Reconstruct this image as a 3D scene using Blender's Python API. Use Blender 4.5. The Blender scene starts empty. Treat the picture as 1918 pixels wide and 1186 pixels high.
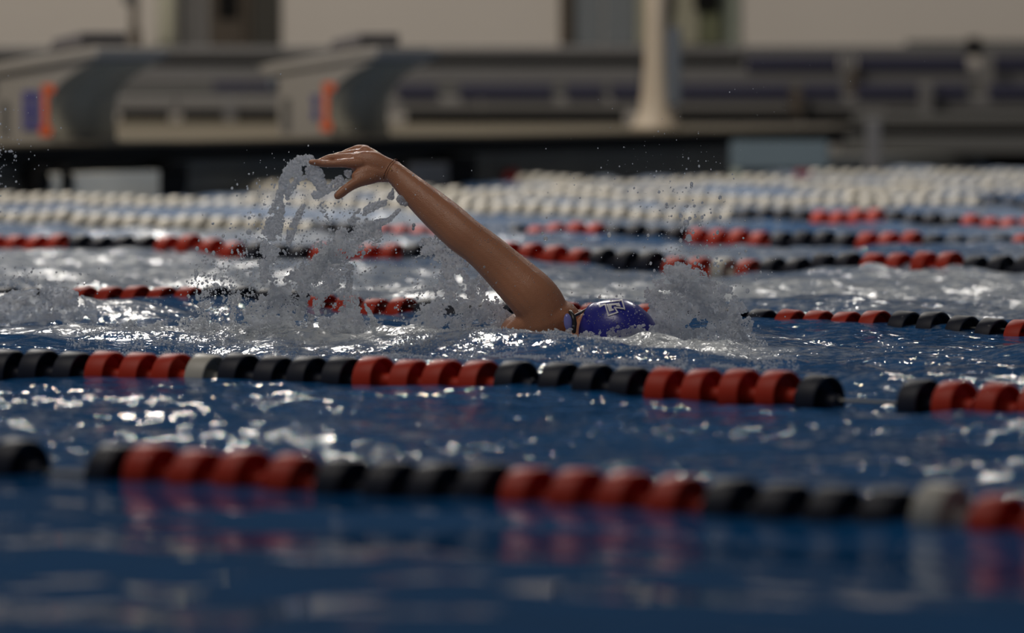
import bpy, bmesh, math, random
import numpy as np
from mathutils import Vector, Matrix
random.seed(7); RNG = np.random.default_rng(7)
S = bpy.context.scene; C = S.collection
PI = math.pi
# ------------------------------------------------------------------ camera, world, lights, exposure
F = 200 / 36 * 1918; H = 0.70; PITCH = math.atan(493 / F)
cam = bpy.data.cameras.new('camera'); cam.lens = 200; cam.sensor_width = 36
cam.dof.use_dof = True; cam.dof.focus_distance = 13.75; cam.dof.aperture_fstop = 2.95
cam.clip_start = 0.5; cam.clip_end = 200
co = bpy.data.objects.new('camera', cam); C.objects.link(co)
co.location = (0, 0, H); co.rotation_euler = (PI / 2 - PITCH, 0, 0); S.camera = co
S.view_settings.view_transform = 'Standard'; S.view_settings.look = 'None'
S.view_settings.gamma = 1; S.view_settings.use_curve_mapping = False
S.view_settings.exposure = 0.0
try:
    S.cycles.use_denoising = True
except Exception: pass
w = bpy.data.worlds.new('world'); S.world = w; w.use_nodes = True
w.node_tree.nodes['Background'].inputs[0].default_value = (0.90, 0.93, 1.0, 1)
w.node_tree.nodes['Background'].inputs[1].default_value = 0.095

def area(name, loc, target, sx, sy, power, col):
    l = bpy.data.lights.new(name, 'AREA'); l.shape = 'RECTANGLE'; l.size = sx; l.size_y = sy
    l.energy = power; l.color = col
    o = bpy.data.objects.new(name, l); C.objects.link(o); o.location = loc
    o.rotation_euler = (Vector(target) - Vector(loc)).to_track_quat('-Z', 'Y').to_euler()
    return o
area('window_daylight', (-5.0, 39, 16.5), (0, 13, 0), 3.2, .8, 2300, (1.0, 0.95, 0.88))      # high clerestory behind the bleachers
area('window_daylight', (6.0, 39, 17.5), (0, 13, 0), 2.4, .8, 900, (1.0, 0.95, 0.88))
area('ceiling_lamp', (-5, 23, 9), (1, 37, 1), 6, 3, 1250, (1.0, 0.90, 0.78))
area('ceiling_lamp', (-4, 10, 8), (0, 14, 0), 4, 3, 185, (1.0, 0.92, 0.82))

# ------------------------------------------------------------------ helpers
CP, SP = math.cos(PITCH), math.sin(PITCH)
def ray(px, py):
    cx = (px - 959) / F; cy = (593 - py) / F
    return (cx, CP + SP * cy, -SP + CP * cy)
def at(px, py, Y):
    d = ray(px, py); t = Y / d[1]
    return Vector((d[0] * t, Y, H + d[2] * t))
def on(px, py, z=0.0):
    d = ray(px, py); t = (z - H) / d[2]
    return Vector((d[0] * t, d[1] * t, z))
def pix(p):
    x, y, z = p[0], p[1], p[2] - H
    dep = y * CP - z * SP; up = y * SP + z * CP
    return 959 + F * x / dep, 593 - F * up / dep
TH = math.radians(35.4); D = Vector((math.cos(TH), -math.sin(TH), 0)); W = Vector((math.sin(TH), math.cos(TH), 0))

def tag(o, label=None, cat=None, group=None, kind=None):
    if label: o['label'] = label
    if cat: o['category'] = cat
    if group: o['group'] = group
    if kind: o['kind'] = kind
    return o
def empty(name, loc, label, cat, group=None):
    o = bpy.data.objects.new(name, None); C.objects.link(o); o.location = loc; o.empty_display_size = .1
    return tag(o, label, cat, group)
def mat(name, col, rough=.5, metal=0., bump=None, var=0., coat=0., sss=0., spec=None, vscale=6.):
    m = bpy.data.materials.new(name); m.use_nodes = True; nt = m.node_tree; b = nt.nodes['Principled BSDF']
    b.inputs['Base Color'].default_value = (*col, 1); b.inputs['Roughness'].default_value = rough
    b.inputs['Metallic'].default_value = metal
    if coat: b.inputs['Coat Weight'].default_value = coat; b.inputs['Coat Roughness'].default_value = .08
    if spec is not None: b.inputs['Specular IOR Level'].default_value = spec
    if sss:
        b.inputs['Subsurface Weight'].default_value = sss; b.inputs['Subsurface Radius'].default_value = (.012, .005, .003)
        b.inputs['Subsurface Scale'].default_value = 1.0
    tc = nt.nodes.new('ShaderNodeTexCoord')
    if var:
        n = nt.nodes.new('ShaderNodeTexNoise'); n.inputs['Scale'].default_value = vscale; n.inputs['Detail'].default_value = 4
        mx = nt.nodes.new('ShaderNodeMix'); mx.data_type = 'RGBA'
        mx.inputs[6].default_value = (*[c * (1 - var) for c in col], 1); mx.inputs[7].default_value = (*[min(1, c * (1 + var)) for c in col], 1)
        nt.links.new(tc.outputs['Object'], n.inputs['Vector']); nt.links.new(n.outputs['Fac'], mx.inputs[0]); nt.links.new(mx.outputs[2], b.inputs['Base Color'])
    if bump:
        sc, st = bump
        n = nt.nodes.new('ShaderNodeTexNoise'); n.inputs['Scale'].default_value = sc; n.inputs['Detail'].default_value = 3
        bp = nt.nodes.new('ShaderNodeBump'); bp.inputs['Strength'].default_value = st; bp.inputs['Distance'].default_value = .002
        nt.links.new(tc.outputs['Object'], n.inputs['Vector']); nt.links.new(n.outputs['Fac'], bp.inputs['Height']); nt.links.new(bp.outputs['Normal'], b.inputs['Normal'])
        if coat: nt.links.new(bp.outputs['Normal'], b.inputs['Coat Normal'])
    return m
def link(name, me, m, parent=None, smooth=False):
    o = bpy.data.objects.new(name, me); C.objects.link(o)
    if m is not None and not me.materials: me.materials.append(m)
    if smooth:
        for p in me.polygons: p.use_smooth = True
    if parent is not None: o.parent = parent
    return o
def obj(name, bm, m, parent=None, smooth=False):
    me = bpy.data.meshes.new(name); bmesh.ops.recalc_face_normals(bm, faces=bm.faces[:]); bm.to_mesh(me); bm.free()
    return link(name, me, m, parent, smooth)
def box(bm, c, s, rot=None):
    g = bmesh.ops.create_cube(bm, size=1); v = g['verts']
    for q in v:
        q.co = Vector((q.co.x * s[0], q.co.y * s[1], q.co.z * s[2]))
        if rot: q.co = rot @ q.co
        q.co += Vector(c)
    return v
def bevel(bm, wd=.005, seg=1):
    bmesh.ops.bevel(bm, geom=bm.edges[:], offset=wd, segments=seg, affect='EDGES', clamp_overlap=True)
def extrude_poly(pts, y0, y1):            # pts in (x,z), extruded along y
    bm = bmesh.new()
    a = [bm.verts.new((x, y0, z)) for x, z in pts]; b = [bm.verts.new((x, y1, z)) for x, z in pts]
    bm.faces.new(a); bm.faces.new(b[::-1]); n = len(pts)
    for i in range(n): bm.faces.new((a[i], b[i], b[(i + 1) % n], a[(i + 1) % n]))
    return bm
def lathe(prof, seg=24, axis='z'):
    bm = bmesh.new(); rings = []
    for h, r in prof:
        rg = []
        for k in range(seg):
            a = 2 * PI * k / seg; u, v = r * math.cos(a), r * math.sin(a)
            rg.append(bm.verts.new((h, u, v) if axis == 'x' else (u, v, h)))
        rings.append(rg)
    for A, B in zip(rings, rings[1:]):
        for k in range(seg): bm.faces.new((A[k], A[(k + 1) % seg], B[(k + 1) % seg], B[k]))
    bm.faces.new(rings[0]); bm.faces.new(rings[-1][::-1])
    return bm
def vnoise(shape_scale, seed):            # smooth periodic-free 2-D value noise
    r = np.random.default_rng(seed); g = r.random((128, 128))
    def f(x, y):
        x = np.asarray(x, float) / shape_scale; y = np.asarray(y, float) / shape_scale
        xi = np.floor(x).astype(int); yi = np.floor(y).astype(int); fx = x - xi; fy = y - yi
        fx = fx * fx * (3 - 2 * fx); fy = fy * fy * (3 - 2 * fy)
        a = g[xi % 128, yi % 128]; b = g[(xi + 1) % 128, yi % 128]; c = g[xi % 128, (yi + 1) % 128]; d = g[(xi + 1) % 128, (yi + 1) % 128]
        return (a * (1 - fx) + b * fx) * (1 - fy) + (c * (1 - fx) + d * fx) * fy
    return f
def fbm(sc, seed, octs=3):
    fs = [vnoise(sc / 2 ** i, seed + i * 11) for i in range(octs)]; wt = [.5 ** i for i in range(octs)]
    return lambda x, y: sum(q * f(x, y) for q, f in zip(wt, fs)) / sum(wt)

# ------------------------------------------------------------------ materials
M = {}
M['red'] = mat('red_plastic', (.50, .030, .009), .5, spec=.3, var=.12, vscale=20, bump=(60, .15))
M['navy'] = mat('navy_plastic', (.013, .016, .030), .5, spec=.3, var=.2, vscale=20, bump=(60, .15))
M['white'] = mat('white_plastic', (.54, .51, .44), .45, var=.06, vscale=14)
M['rope'] = mat('steel_cable', (.25, .25, .24), .35, .9)
M['skin'] = mat('wet_skin', (.47, .195, .095), .5, var=.18, vscale=9, bump=(420, .5), coat=.42, sss=.10)
M['cap'] = mat('blue_silicone', (.016, .018, .27), .30, var=.10, vscale=30, bump=(90, .25), coat=.2)
M['print'] = mat('white_print', (.75, .73, .74), .35)
M['lens'] = mat('lilac_lens', (.22, .23, .62), .08, coat=.6)
M['strap'] = mat('black_rubber', (.015, .012, .012), .35)
M['gold'] = mat('gold', (.9, .55, .12), .18, 1.)
M['cord'] = mat('brown_cord', (.16, .05, .015), .6)
M['deck'] = mat('beige_deck_tile', (.095, .08, .056), .8, spec=.15, var=.1, vscale=3)
M['darkedge'] = mat('dark_gutter', (.006, .006, .006), .7, spec=.1)
M['poolwall'] = mat('dark_grey_wall', (.13, .13, .12), .7, var=.2, vscale=3, spec=.2)
M['plaster'] = mat('warm_grey_plaster', (.58, .54, .495), .8, var=.03, vscale=1)
M['upper'] = mat('dark_blue_added_wall', (.030, .045, .075), .8, spec=.1)
M['block'] = mat('pale_grey_fibreglass', (.20, .19, .175), .45, var=.04)
M['blockfront_shade'] = mat('olive_grey_shade', (.17, .16, .125), .6, var=.1)
M['pad'] = mat('charcoal_pad', (.10, .095, .10), .8)
M['orange'] = mat('orange_print', (.50, .085, .022), .5)
M['blueprint'] = mat('navy_print', (.05, .05, .17), .5)
M['alu'] = mat('brushed_aluminium', (.13, .128, .13), .5, .2, var=.08, vscale=2)
M['alu_pale'] = mat('pale_aluminium', (.155, .15, .145), .5, .1, var=.08, vscale=2)
M['navyboard'] = mat('navy_board', (.012, .013, .040), .6)
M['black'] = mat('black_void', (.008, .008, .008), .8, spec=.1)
M['darkgrey'] = mat('dark_grey_metal', (.07, .07, .068), .6)
M['bluepanel'] = mat('blue_grey_panel', (.10, .135, .155), .5, var=.06)
M['ivory'] = mat('ivory_paint', (.40, .34, .265), .5)
M['bluegrey'] = mat('blue_grey_plastic', (.085, .10, .12), .5)
M['brown'] = mat('dark_brown_wood', (.055, .040, .026), .6, var=.2)
M['door'] = mat('dark_door_paint', (.022, .020, .014), .6)
M['cream'] = mat('cream_cloth', (.30, .29, .22), .8, var=.1, vscale=8)
M['green'] = mat('olive_green_cloth', (.12, .13, .075), .8, var=.1)
M['palegreen'] = mat('pale_green_cloth', (.28, .31, .26), .8)
M['glass'] = mat('grey_blue_pane', (.17, .19, .205), .25)
M['touch'] = mat('touchpad_white', (.75, .72, .62), .6)
M['maroon'] = mat('dark_red_plastic', (.24, .02, .02), .5)

def water_drop_mat():
    m = bpy.data.materials.new('splash_water'); m.use_nodes = True; nt = m.node_tree; b = nt.nodes['Principled BSDF']
    b.inputs['Base Color'].default_value = (.93, .96, 1, 1); b.inputs['Roughness'].default_value = .04
    b.inputs['IOR'].default_value = 1.33; b.inputs['Transmission Weight'].default_value = 1
    di = nt.nodes.new('ShaderNodeBsdfDiffuse'); di.inputs[0].default_value = (.90, .90, .90, 1)
    tr = nt.nodes.new('ShaderNodeBsdfTranslucent'); tr.inputs[0].default_value = (.75, .78, .82, 1)
    mm = nt.nodes.new('ShaderNodeMixShader'); mm.inputs[0].default_value = .55
    nt.links.new(di.outputs[0], mm.inputs[1]); nt.links.new(tr.outputs[0], mm.inputs[2])
    mx = nt.nodes.new('ShaderNodeMixShader'); mx.inputs[0].default_value = .42       # froth trapped in the thrown water
    nt.links.new(b.outputs[0], mx.inputs[1]); nt.links.new(mm.outputs[0], mx.inputs[2])
    nt.links.new(mx.outputs[0], nt.nodes['Material Output'].inputs['Surface'])
    return m
M['splash'] = water_drop_mat()

def pool_mat():
    m = bpy.data.materials.new('pool_water'); m.use_nodes = True; nt = m.node_tree; b = nt.nodes['Principled BSDF']; L = nt.links.new
    N = nt.nodes.new
    geo = N('ShaderNodeNewGeometry'); foam = N('ShaderNodeAttribute'); foam.attribute_name = 'foam'
    chop = N('ShaderNodeAttribute'); chop.attribute_name = 'chop'
    n1 = N('ShaderNodeTexNoise'); n1.inputs['Scale'].default_value = 26; n1.inputs['Detail'].default_value = 6; n1.inputs['Roughness'].default_value = .65
    L(geo.outputs['Position'], n1.inputs['Vector'])
    # froth appears where noise rises above (1-foam)
    mu = N('ShaderNodeMath'); mu.operation = 'ADD'; L(n1.outputs['Fac'], mu.inputs[0]); L(foam.outputs['Fac'], mu.inputs[1])
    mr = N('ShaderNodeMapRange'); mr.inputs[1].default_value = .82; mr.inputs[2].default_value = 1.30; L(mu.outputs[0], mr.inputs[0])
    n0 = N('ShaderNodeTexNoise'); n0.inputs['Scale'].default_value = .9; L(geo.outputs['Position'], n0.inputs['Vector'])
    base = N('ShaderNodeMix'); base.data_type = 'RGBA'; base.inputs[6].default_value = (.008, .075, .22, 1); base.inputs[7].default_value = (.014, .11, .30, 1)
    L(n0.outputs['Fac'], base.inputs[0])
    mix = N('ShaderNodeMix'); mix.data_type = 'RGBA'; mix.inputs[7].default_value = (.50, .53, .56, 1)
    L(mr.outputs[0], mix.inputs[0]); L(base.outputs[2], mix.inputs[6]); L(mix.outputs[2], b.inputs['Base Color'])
    rr = N('ShaderNodeMapRange'); rr.inputs[3].default_value = .02; rr.inputs[4].default_value = .30; L(mr.outputs[0], rr.inputs[0]); L(rr.outputs[0], b.inputs['Roughness'])
    b.inputs['IOR'].default_value = 1.333
    n2 = N('ShaderNodeTexNoise'); n2.inputs['Scale'].default_value = 27; n2.inputs['Detail'].default_value = 3; n2.inputs['Roughness'].default_value = .5
    L(geo.outputs['Position'], n2.inputs['Vector'])
    bp = N('ShaderNodeBump'); bp.inputs['Distance'].default_value = .012; L(chop.outputs['Fac'], bp.inputs['Strength']); n3 = N('ShaderNodeTexNoise'); n3.inputs['Scale'].default_value = 80; n3.inputs['Detail'].default_value = 3; L(geo.outputs['Position'], n3.inputs['Vector'])
    m3 = N('ShaderNodeMath'); m3.operation = 'MULTIPLY_ADD'; m3.inputs[1].default_value = .10; L(n3.outputs['Fac'], m3.inputs[0]); L(n2.outputs['Fac'], m3.inputs[2]); L(m3.outputs[0], bp.inputs['Height']); L(bp.outputs['Normal'], b.inputs['Normal'])
    return m
M['water'] = pool_mat()

# ------------------------------------------------------------------ the water surface
def waves(seed, n, l0, l1, spread=PI, main=0.3):
    r = np.random.default_rng(seed); out = []
    for i in range(n):
        lam = l0 * (l1 / l0) ** r.random(); a = main + (r.random() - .5) * 2 * spread
        out.append((2 * PI / lam * math.cos(a), 2 * PI / lam * math.sin(a), r.random() * 2 * PI, lam))
    return out
WA = waves(1, 16, .55, 1.9); WB = waves(2, 26, .12, .50); WC = waves(3, 30, .045, .13)
def wsum(ws, x, y, slope):
    h = np.zeros_like(x)
    for kx, ky, ph, lam in ws:
        h += lam / (2 * PI) * np.sin(kx * x + ky * y + ph)
    return h * slope / math.sqrt(len(ws) / 2)
def smooth(a, b, t):
    t = np.clip((t - a) / (b - a), 0, 1); return t * t * (3 - 2 * t)
def lane_c(x, y): return x * W.x + y * W.y             # coordinate across the lanes
cE = lane_c(*on(960, 940)[:2]); cD = lane_c(*on(960, 728)[:2]); cC = lane_c(*on(960, 586)[:2])
patch = fbm(.9, 40, 3); patch2 = fbm(.35, 60, 3)
SW = at(1060, 620, 13.8)
def gauss(x, y, px, py, z, sa, sb):                      # bump, long axis along the lane
    c = on(px, py, z); dx = x - c.x; dy = y - c.y
    u = dx * D.x + dy * D.y; v = dx * W.x + dy * W.y
    return np.exp(-(u / sa) ** 2 - (v / sb) ** 2)
def water_h(x, y, full=False):
    x = np.asarray(x, float); y = np.asarray(y, float)
    c = lane_c(x, y); u = x * D.x + y * D.y
    t1 = smooth(cE - .25, cE + .45, c); t2 = smooth(cD - .05, cD + .35, c); t3 = smooth(cC, cC + .5, c)
    pt = patch(x + 40, y + 40); pt2 = patch2(x + 40, y + 40)
    sA = .022 + .012 * t1 + .020 * t2 + .02 * t3
    sB = (.022 + .035 * t1 + .045 * t2 + .04 * t3) * (.35 + 1.3 * pt)
    sC = (.004 + .085 * t1 + .0 * t2 + .02 * t3) * (.1 + 1.8 * pt2)
    h = wsum(WA, x, y, 1) * sA + wsum(WB, x, y, 1) * sB + wsum(WC, x, y, 1) * sC
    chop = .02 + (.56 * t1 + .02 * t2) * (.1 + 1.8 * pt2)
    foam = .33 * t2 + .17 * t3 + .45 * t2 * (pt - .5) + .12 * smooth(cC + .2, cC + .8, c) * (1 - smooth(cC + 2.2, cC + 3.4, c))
    # water heaped up round the swimmer and her kick
    g = .034 * gauss(x, y, 1130, 668, 0, .55, .12) + .024 * gauss(x, y, 900, 655, 0, .5, .16)
    k = gauss(x, y, 500, 640, 0, .85, .22); k2 = gauss(x, y, 60, 592, 0, .45, .20); k3 = gauss(x, y, 1300, 655, 0, .30, .16)
    g = g + (.030 * k + .050 * k2 + .022 * k3) * (.5 + pt2)
    n = (k + k2 + .8 * k3 + .6 * gauss(x, y, 1080, 655, 0, .5, .13))
    h = h + g + np.clip(n, 0, 1) * (patch2(x * 4 + 10, y * 4 + 3) - .5) * .05
    foam = foam + .50 * np.clip(n, 0, 1); chop = np.clip(chop + .30 * n, 0, 1.2)
    return (h, foam, chop) if full else h
def build_water():
    xs = np.concatenate([-np.geomspace(16, 2.95, 16), np.arange(-2.9, 2.9, .0165), np.geomspace(2.95, 16, 16)])
    ys = [3.0]
    while ys[-1] < 36: ys.append(ys[-1] + (.10 if ys[-1] < 6.3 else .013 if ys[-1] < 17 else .026))
    ys = np.array(ys); nx, ny = len(xs), len(ys)
    X, Y = np.meshgrid(xs, ys); X = X.ravel(); Y = Y.ravel()
    h, foam, chop = water_h(X, Y, True)
    co_ = np.stack([X, Y, h], 1).astype(np.float32)
    i = np.arange(ny - 1)[:, None] * nx + np.arange(nx - 1)[None, :]
    q = np.stack([i, i + 1, i + nx + 1, i + nx], -1).reshape(-1, 4)
    # stop at the end wall
    cc = lane_c(X, Y); uu = X * D.x + Y * D.y
    keep = uu[q[:, 0]] > WALLU - .02
    q = q[keep]
    me = bpy.data.meshes.new('pool_water'); me.vertices.add(len(co_)); me.vertices.foreach_set('co', co_.ravel())
    me.loops.add(q.size); me.loops.foreach_set('vertex_index', q.ravel().astype(np.int32))
    me.polygons.add(len(q)); me.polygons.foreach_set('loop_start', np.arange(0, q.size, 4, dtype=np.int32))
    me.update(calc_edges=True); me.polygons.foreach_set('use_smooth', np.ones(len(q), bool))
    for nm, arr in (('foam', foam), ('chop', chop)):
        at_ = me.attributes.new(nm, 'FLOAT', 'POINT'); at_.data.foreach_set('value', arr.astype(np.float32))
    me.validate()
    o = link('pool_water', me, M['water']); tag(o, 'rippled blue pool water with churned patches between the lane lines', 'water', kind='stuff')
P0 = on(945, 347); WALLU = P0.x * D.x + P0.y * D.y
build_water()

# ------------------------------------------------------------------ end wall, deck and what stands on it
def wl(v, z=0., u=0.):                                   # point v metres along the end wall from P0, u metres out over the water
    return Vector((P0.x, P0.y, z)) + W * v + D * u
DECK = .275
ROTW = Matrix.Rotation(math.atan2(D.y, D.x), 3, 'Z')     # local x = lane direction, local y = along the wall
# v where the deck stops (pixel 1560)
def v_at_px(px):
    lo, hi = -30, 30
    for _ in range(60):
        m_ = (lo + hi) / 2
        if pix(wl(m_, .2))[0] < px: lo = m_
        else: hi = m_
    return lo
VR = v_at_px(1560); VL = -14
def wallbox(name, v0, v1, u0, u1, z0, z1, m, parent=None, bev=.004):
    bm = bmesh.new(); c = wl((v0 + v1) / 2, (z0 + z1) / 2, (u0 + u1) / 2)
    box(bm, (0, 0, 0), (u1 - u0, v1 - v0, z1 - z0))
    if bev: bevel(bm, bev)
    o = obj(name, bm, m, parent)
    if parent is None:
        o.location = c; o.rotation_euler = (0, 0, math.atan2(D.y, D.x))
    else: o.matrix_world = Matrix.Translation(c) @ ROTW.to_4x4()
    return o
o = wallbox('wall_pool_end', VL, VR + 6, -.5, .0, -.6, .10, M['poolwall']); o['kind'] = 'structure'
o = wallbox('wall_pool_end_upper', VL, VR, -.5, -.03, .10, .17, M['poolwall']); o['kind'] = 'structure'
o.name = 'wall_gutter'
o = wallbox('floor_deck', VL, VR, -9, .10, .255, DECK, M['deck']); o['kind'] = 'structure'; o.name = 'floor'
o = wallbox('trim_1', VL, VR, -.4, .085, .18, .2545, M['darkedge']); o['kind'] = 'structure'
o = wallbox('floor_lower', VR, VR + 8, -9, -.02, .0, .03, M['darkgrey']); o['kind'] = 'structure'

# lane positions along the wall: the lane lines start at px 945, 405 and every 2.5 m
def touch_pad(v, width, label, m):
    t = empty('touchpad', wl(v, 0), label, 'touchpad')
    t.rotation_euler = (0, 0, math.atan2(D.y, D.x))
    bm = bmesh.new(); box(bm, (.105, 0, .0), (.02, width, .26)); bevel(bm, .004); obj('pad_panel', bm, m, t)
    bm = bmesh.new(); box(bm, (.05, 0, .12), (.10, width * .96, .03)); bevel(bm, .004); obj('hook_rail', bm, M['black'], t)
    return t
def vpx(px): return v_at_px(px)
v0, v1 = vpx(105), vpx(265); touch_pad((v0 + v1) / 2, v1 - v0, 'long white touchpad on the pool end wall under the left starting block', M['touch'])
v0, v1 = vpx(62), vpx(80); touch_pad((v0 + v1) / 2, v1 - v0, 'narrow white upright touchpad strip at the far left of the end wall', M['touch'])
v0, v1 = vpx(735), vpx(808); touch_pad((v0 + v1) / 2, v1 - v0, 'dull grey touchpad on the end wall right of the swimmer\'s wrist', M['alu'])
def clamp(px, wpx, label):
    v0, v1 = vpx(px - wpx / 2), vpx(px + wpx / 2)
    t = empty('wall_bracket', wl((v0 + v1) / 2, 0, .03), label, 'bracket'); t.rotation_euler = (0, 0, math.atan2(D.y, D.x))
    obj('arm', extrude_poly([(0, -.05), (.06, -.05), (.10, .10), (.07, .16), (0, .16)], -(v1 - v0) / 2, (v1 - v0) / 2), M['black'], t)
    bm = bmesh.new(); box(bm, (.06, 0, .15), (.12, (v1 - v0) * .8, .03)); bevel(bm, .004); obj('foot_plate', bm, M['black'], t)
clamp(46, 22, 'black bracket at the far left of the pool end wall'); clamp(90, 20, 'black bracket between the two white touchpads on the end wall')
clamp(292, 46, 'wide black bracket right of the long white touchpad'); clamp(832, 50, 'square black bracket on the end wall above the swimmer\'s forearm')

def starting_block(px, label, emblem):
    v = None; lo, hi = -30, 30
    for _ in range(60):
        m_ = (lo + hi) / 2
        if pix(wl(m_, .4, -.03))[0] < px: lo = m_
        else: hi = m_
    v = lo; zt = .47
    t = empty('starting_block', wl(v, DECK, -.03), label, 'starting block', 'starting blocks on the far deck')
    t.rotation_euler = (0, 0, math.atan2(D.y, D.x)); wd = .50
    # tapering pedestal with concave front; profile in (x,z)
    prof = [(-.34, 0), (.0, 0)]
    for k in range(9):
        a = k / 8; prof.append((-.01 + .02 * math.sin(a * PI) * -1 + .26 * a ** 3, .02 + .36 * a ** .8))
    prof += [(.25, .395), (-.36, .33)]
    obj('pedestal', extrude_poly(prof, 0, wd), M['block'], t)
    # recessed front skin, shadow put into its darker colour, following the concave front
    bm = bmesh.new(); f = prof[2:11]
    A = [bm.verts.new((x + .006, .012, z)) for x, z in f]; B = [bm.verts.new((x + .006, wd - .012, z)) for x, z in f]
    for i in range(len(f) - 1): bm.faces.new((A[i], A[i + 1], B[i + 1], B[i]))
    A2 = [bm.verts.new((x - .01, .012, z)) for x, z in f]; B2 = [bm.verts.new((x - .01, wd - .012, z)) for x, z in f]
    for i in range(len(f) - 1): bm.faces.new((A2[i], B2[i], B2[i + 1], A2[i + 1])); bm.faces.new((A[i], A2[i], A2[i + 1], A[i + 1])); bm.faces.new((B[i], B[i + 1], B2[i + 1], B2[i]))
    obj('front_panel', bm, M['blockfront_shade'], t, True)
    top = extrude_poly([(-.46, .335), (-.46, .36), (.28, .455), (.30, .45), (.30, .405), (-.40, .315)], -.02, wd + .02); bevel(top, .006); obj('platform', top, M['block'], t)
    tp = extrude_poly([(-.42, .366), (-.42, .372), (.28, .462), (.28, .456)], .01, wd - .01); obj('grip_surface', tp, M['block'], t)
    wdg = extrude_poly([(-.10, .43), (.12, .455), (.12, .53), (-.06, .495)], .08, wd - .08); bevel(wdg, .006)
    wo = obj('footrest', wdg, M['pad'], t)
    br = bmesh.new()
    for yy in (.10, wd - .10): box(br, (.02, yy, .43), (.02, .02, .08))
    obj('footrest_bracket', br, M['ivory'], wo)
    hb = bmesh.new(); box(hb, (-.36, wd / 2, .27), (.03, wd + .10, .05)); bevel(hb, .008); obj('rear_rail', hb, M['bluegrey'], t)
    # printed emblem on the side: orange upright with flared ends, navy lettering block
    e = bmesh.new(); y = -.004
    for (a0, a1, b0, b1) in ((-.052, -.020, .06, .26), (-.070, .002, .03, .075), (-.055, .02, .235, .275)):
        box(e, ((a0 + a1) / 2, y, (b0 + b1) / 2), (a1 - a0, .004, b1 - b0))
    obj('orange_emblem', e, M['orange'], t)
    e = bmesh.new()
    if emblem:
        for xx in (-.165, -.125, -.085): box(e, (xx, y, .15), (.028, .004, .17))
        for zz in (.235, .15, .07): box(e, (-.125, y - .001, zz), (.10, .004, .022))
    else:
        for zz in (.19, .11): box(e, (-.105, y, zz), (.045, .004, .045))
        box(e, (-.105, y, .15), (.018, .004, .12))
    obj('navy_lettering', e, M['blueprint'], t)
    e = bmesh.new()
    for zz, hh in ((.15, .09), (.065, .08)): box(e, (-.29, y, zz), (.05, .004, hh)); 
    bevel(e, .0015); obj('side_vent', e, M['darkgrey'], t)
    return t
starting_block(97, 'pale starting block at the left edge with navy lettering and an orange mark', True)
starting_block(622, 'pale starting block behind the raised hand with a small navy mark', False)

# ivory pillar with a flared foot, blue grey box strapped to it
PY = 31.9
pb = at(1228, 243, PY); pb.z = DECK
t = empty('flared_pillar', pb, 'ivory pillar with a flared foot standing on the far deck', 'pillar')
obj('shaft', lathe([(0, .145), (.02, .14), (.05, .115), (.11, .092), (.20, .080), (.34, .066), (.60, .062), (.95, .062), (.98, .05)], 28), M['ivory'], t, True)
bm = bmesh.new(); box(bm, (.098, -.02, .35), (.085, .10, .44)); bevel(bm, .012, 2); bx = obj('side_box', bm, M['bluegrey'], t)
bm = bmesh.new(); box(bm, (.10, -.03, .56), (.05, .06, .05)); bevel(bm, .012, 2); obj('black_knob', bm, M['pad'], bx)

# blue grey cabinet under the deck end and the grey post on the lower ledge
ca, cb = at(1368, 290, 30.6), at(1552, 290, 30.6)
t = empty('wall_cabinet', (0, 0, 0), 'long blue grey panel box under the right end of the deck', 'box')
zb, zt = at(1460, 318, 30.6).z, at(1460, 263, 30.6).z
bm = bmesh.new(); box(bm, ((ca.x + cb.x) / 2, 30.62, (zb + zt) / 2), (cb.x - ca.x, .10, zt - zb)); bevel(bm, .01, 2); obj('panel', bm, M['bluepanel'], t)
bm = bmesh.new(); box(bm, (ca.x + .03, 30.6, zb - .02), (.05, .08, .05)); bevel(bm, .004); obj('foot', bm, M['palegreen'], t)
pa = at(1635, 322, 32.5)
t = empty('grey_post', (pa.x, 32.5, .03), 'grey square post standing on the lower ledge at the right', 'post')
bm = bmesh.new(); box(bm, (0, 0, .145), (.085, .085, .30)); bevel(bm, .006); obj('shaft', bm, M['alu'], t)
bm = bmesh.new(); box(bm, (0, 0, .005), (.12, .12, .012)); bevel(bm, .003); obj('base_plate', bm, M['darkgrey'], t)

# ------------------------------------------------------------------ bleachers
def plank(name, x0, x1, y0, y1, Y, depth, m, parent, yr0=None):
    a = at(x0, y0, Y); b = at(x1, y1, Y)
    bm = bmesh.new(); box(bm, ((a.x + b.x) / 2, Y + depth / 2, (a.z + b.z) / 2), (b.x - a.x, depth, abs(a.z - b.z))); bevel(bm, .005)
    return obj(name, bm, m, parent)
t = empty('bleachers', (0, 0, 0), 'tiered aluminium bleachers with navy and black gaps along the back wall', 'bleachers')
plank('seat_plank', -1500, 1395, 88, 106, 38.0, .25, M['alu'], t)
plank('seat_plank', 1395, 2500, 86, 106, 38.0, .25, M['alu'], t)
plank('seat_plank', 1700, 2600, 76, 96, 38.6, .25, M['darkgrey'], t)
plank('riser_board', -1500, 1395, 106, 128, 38.2, .05, M['darkgrey'], t)
for a, b in ((1397, 1572), (1604, 1812), (1836, 2050), (2075, 2500)): plank('riser_board', a, b, 104, 132, 37.15, .05, M['navyboard'], t)
for a, b in ((-1500, 540), (540, 1200), (1200, 1860), (1860, 2500)): plank('seat_plank', a + 1, b - 1, 127, 158, 37.2, .3, M['alu'], t)
for a, b in ((745, 820), (860, 1035), (1060, 1130), (1145, 1200), (1260, 1480), (1502, 1575), (1604, 1720), (1750, 1812), (1852, 2100)): plank('riser_board', a, b, 156, 185, 36.35, .05, M['navyboard'], t)
for a, b in ((400, 470), (472, 535)): plank('riser_board', a, b, 152, 173, 36.35, .05, M['navyboard'], t)
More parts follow.
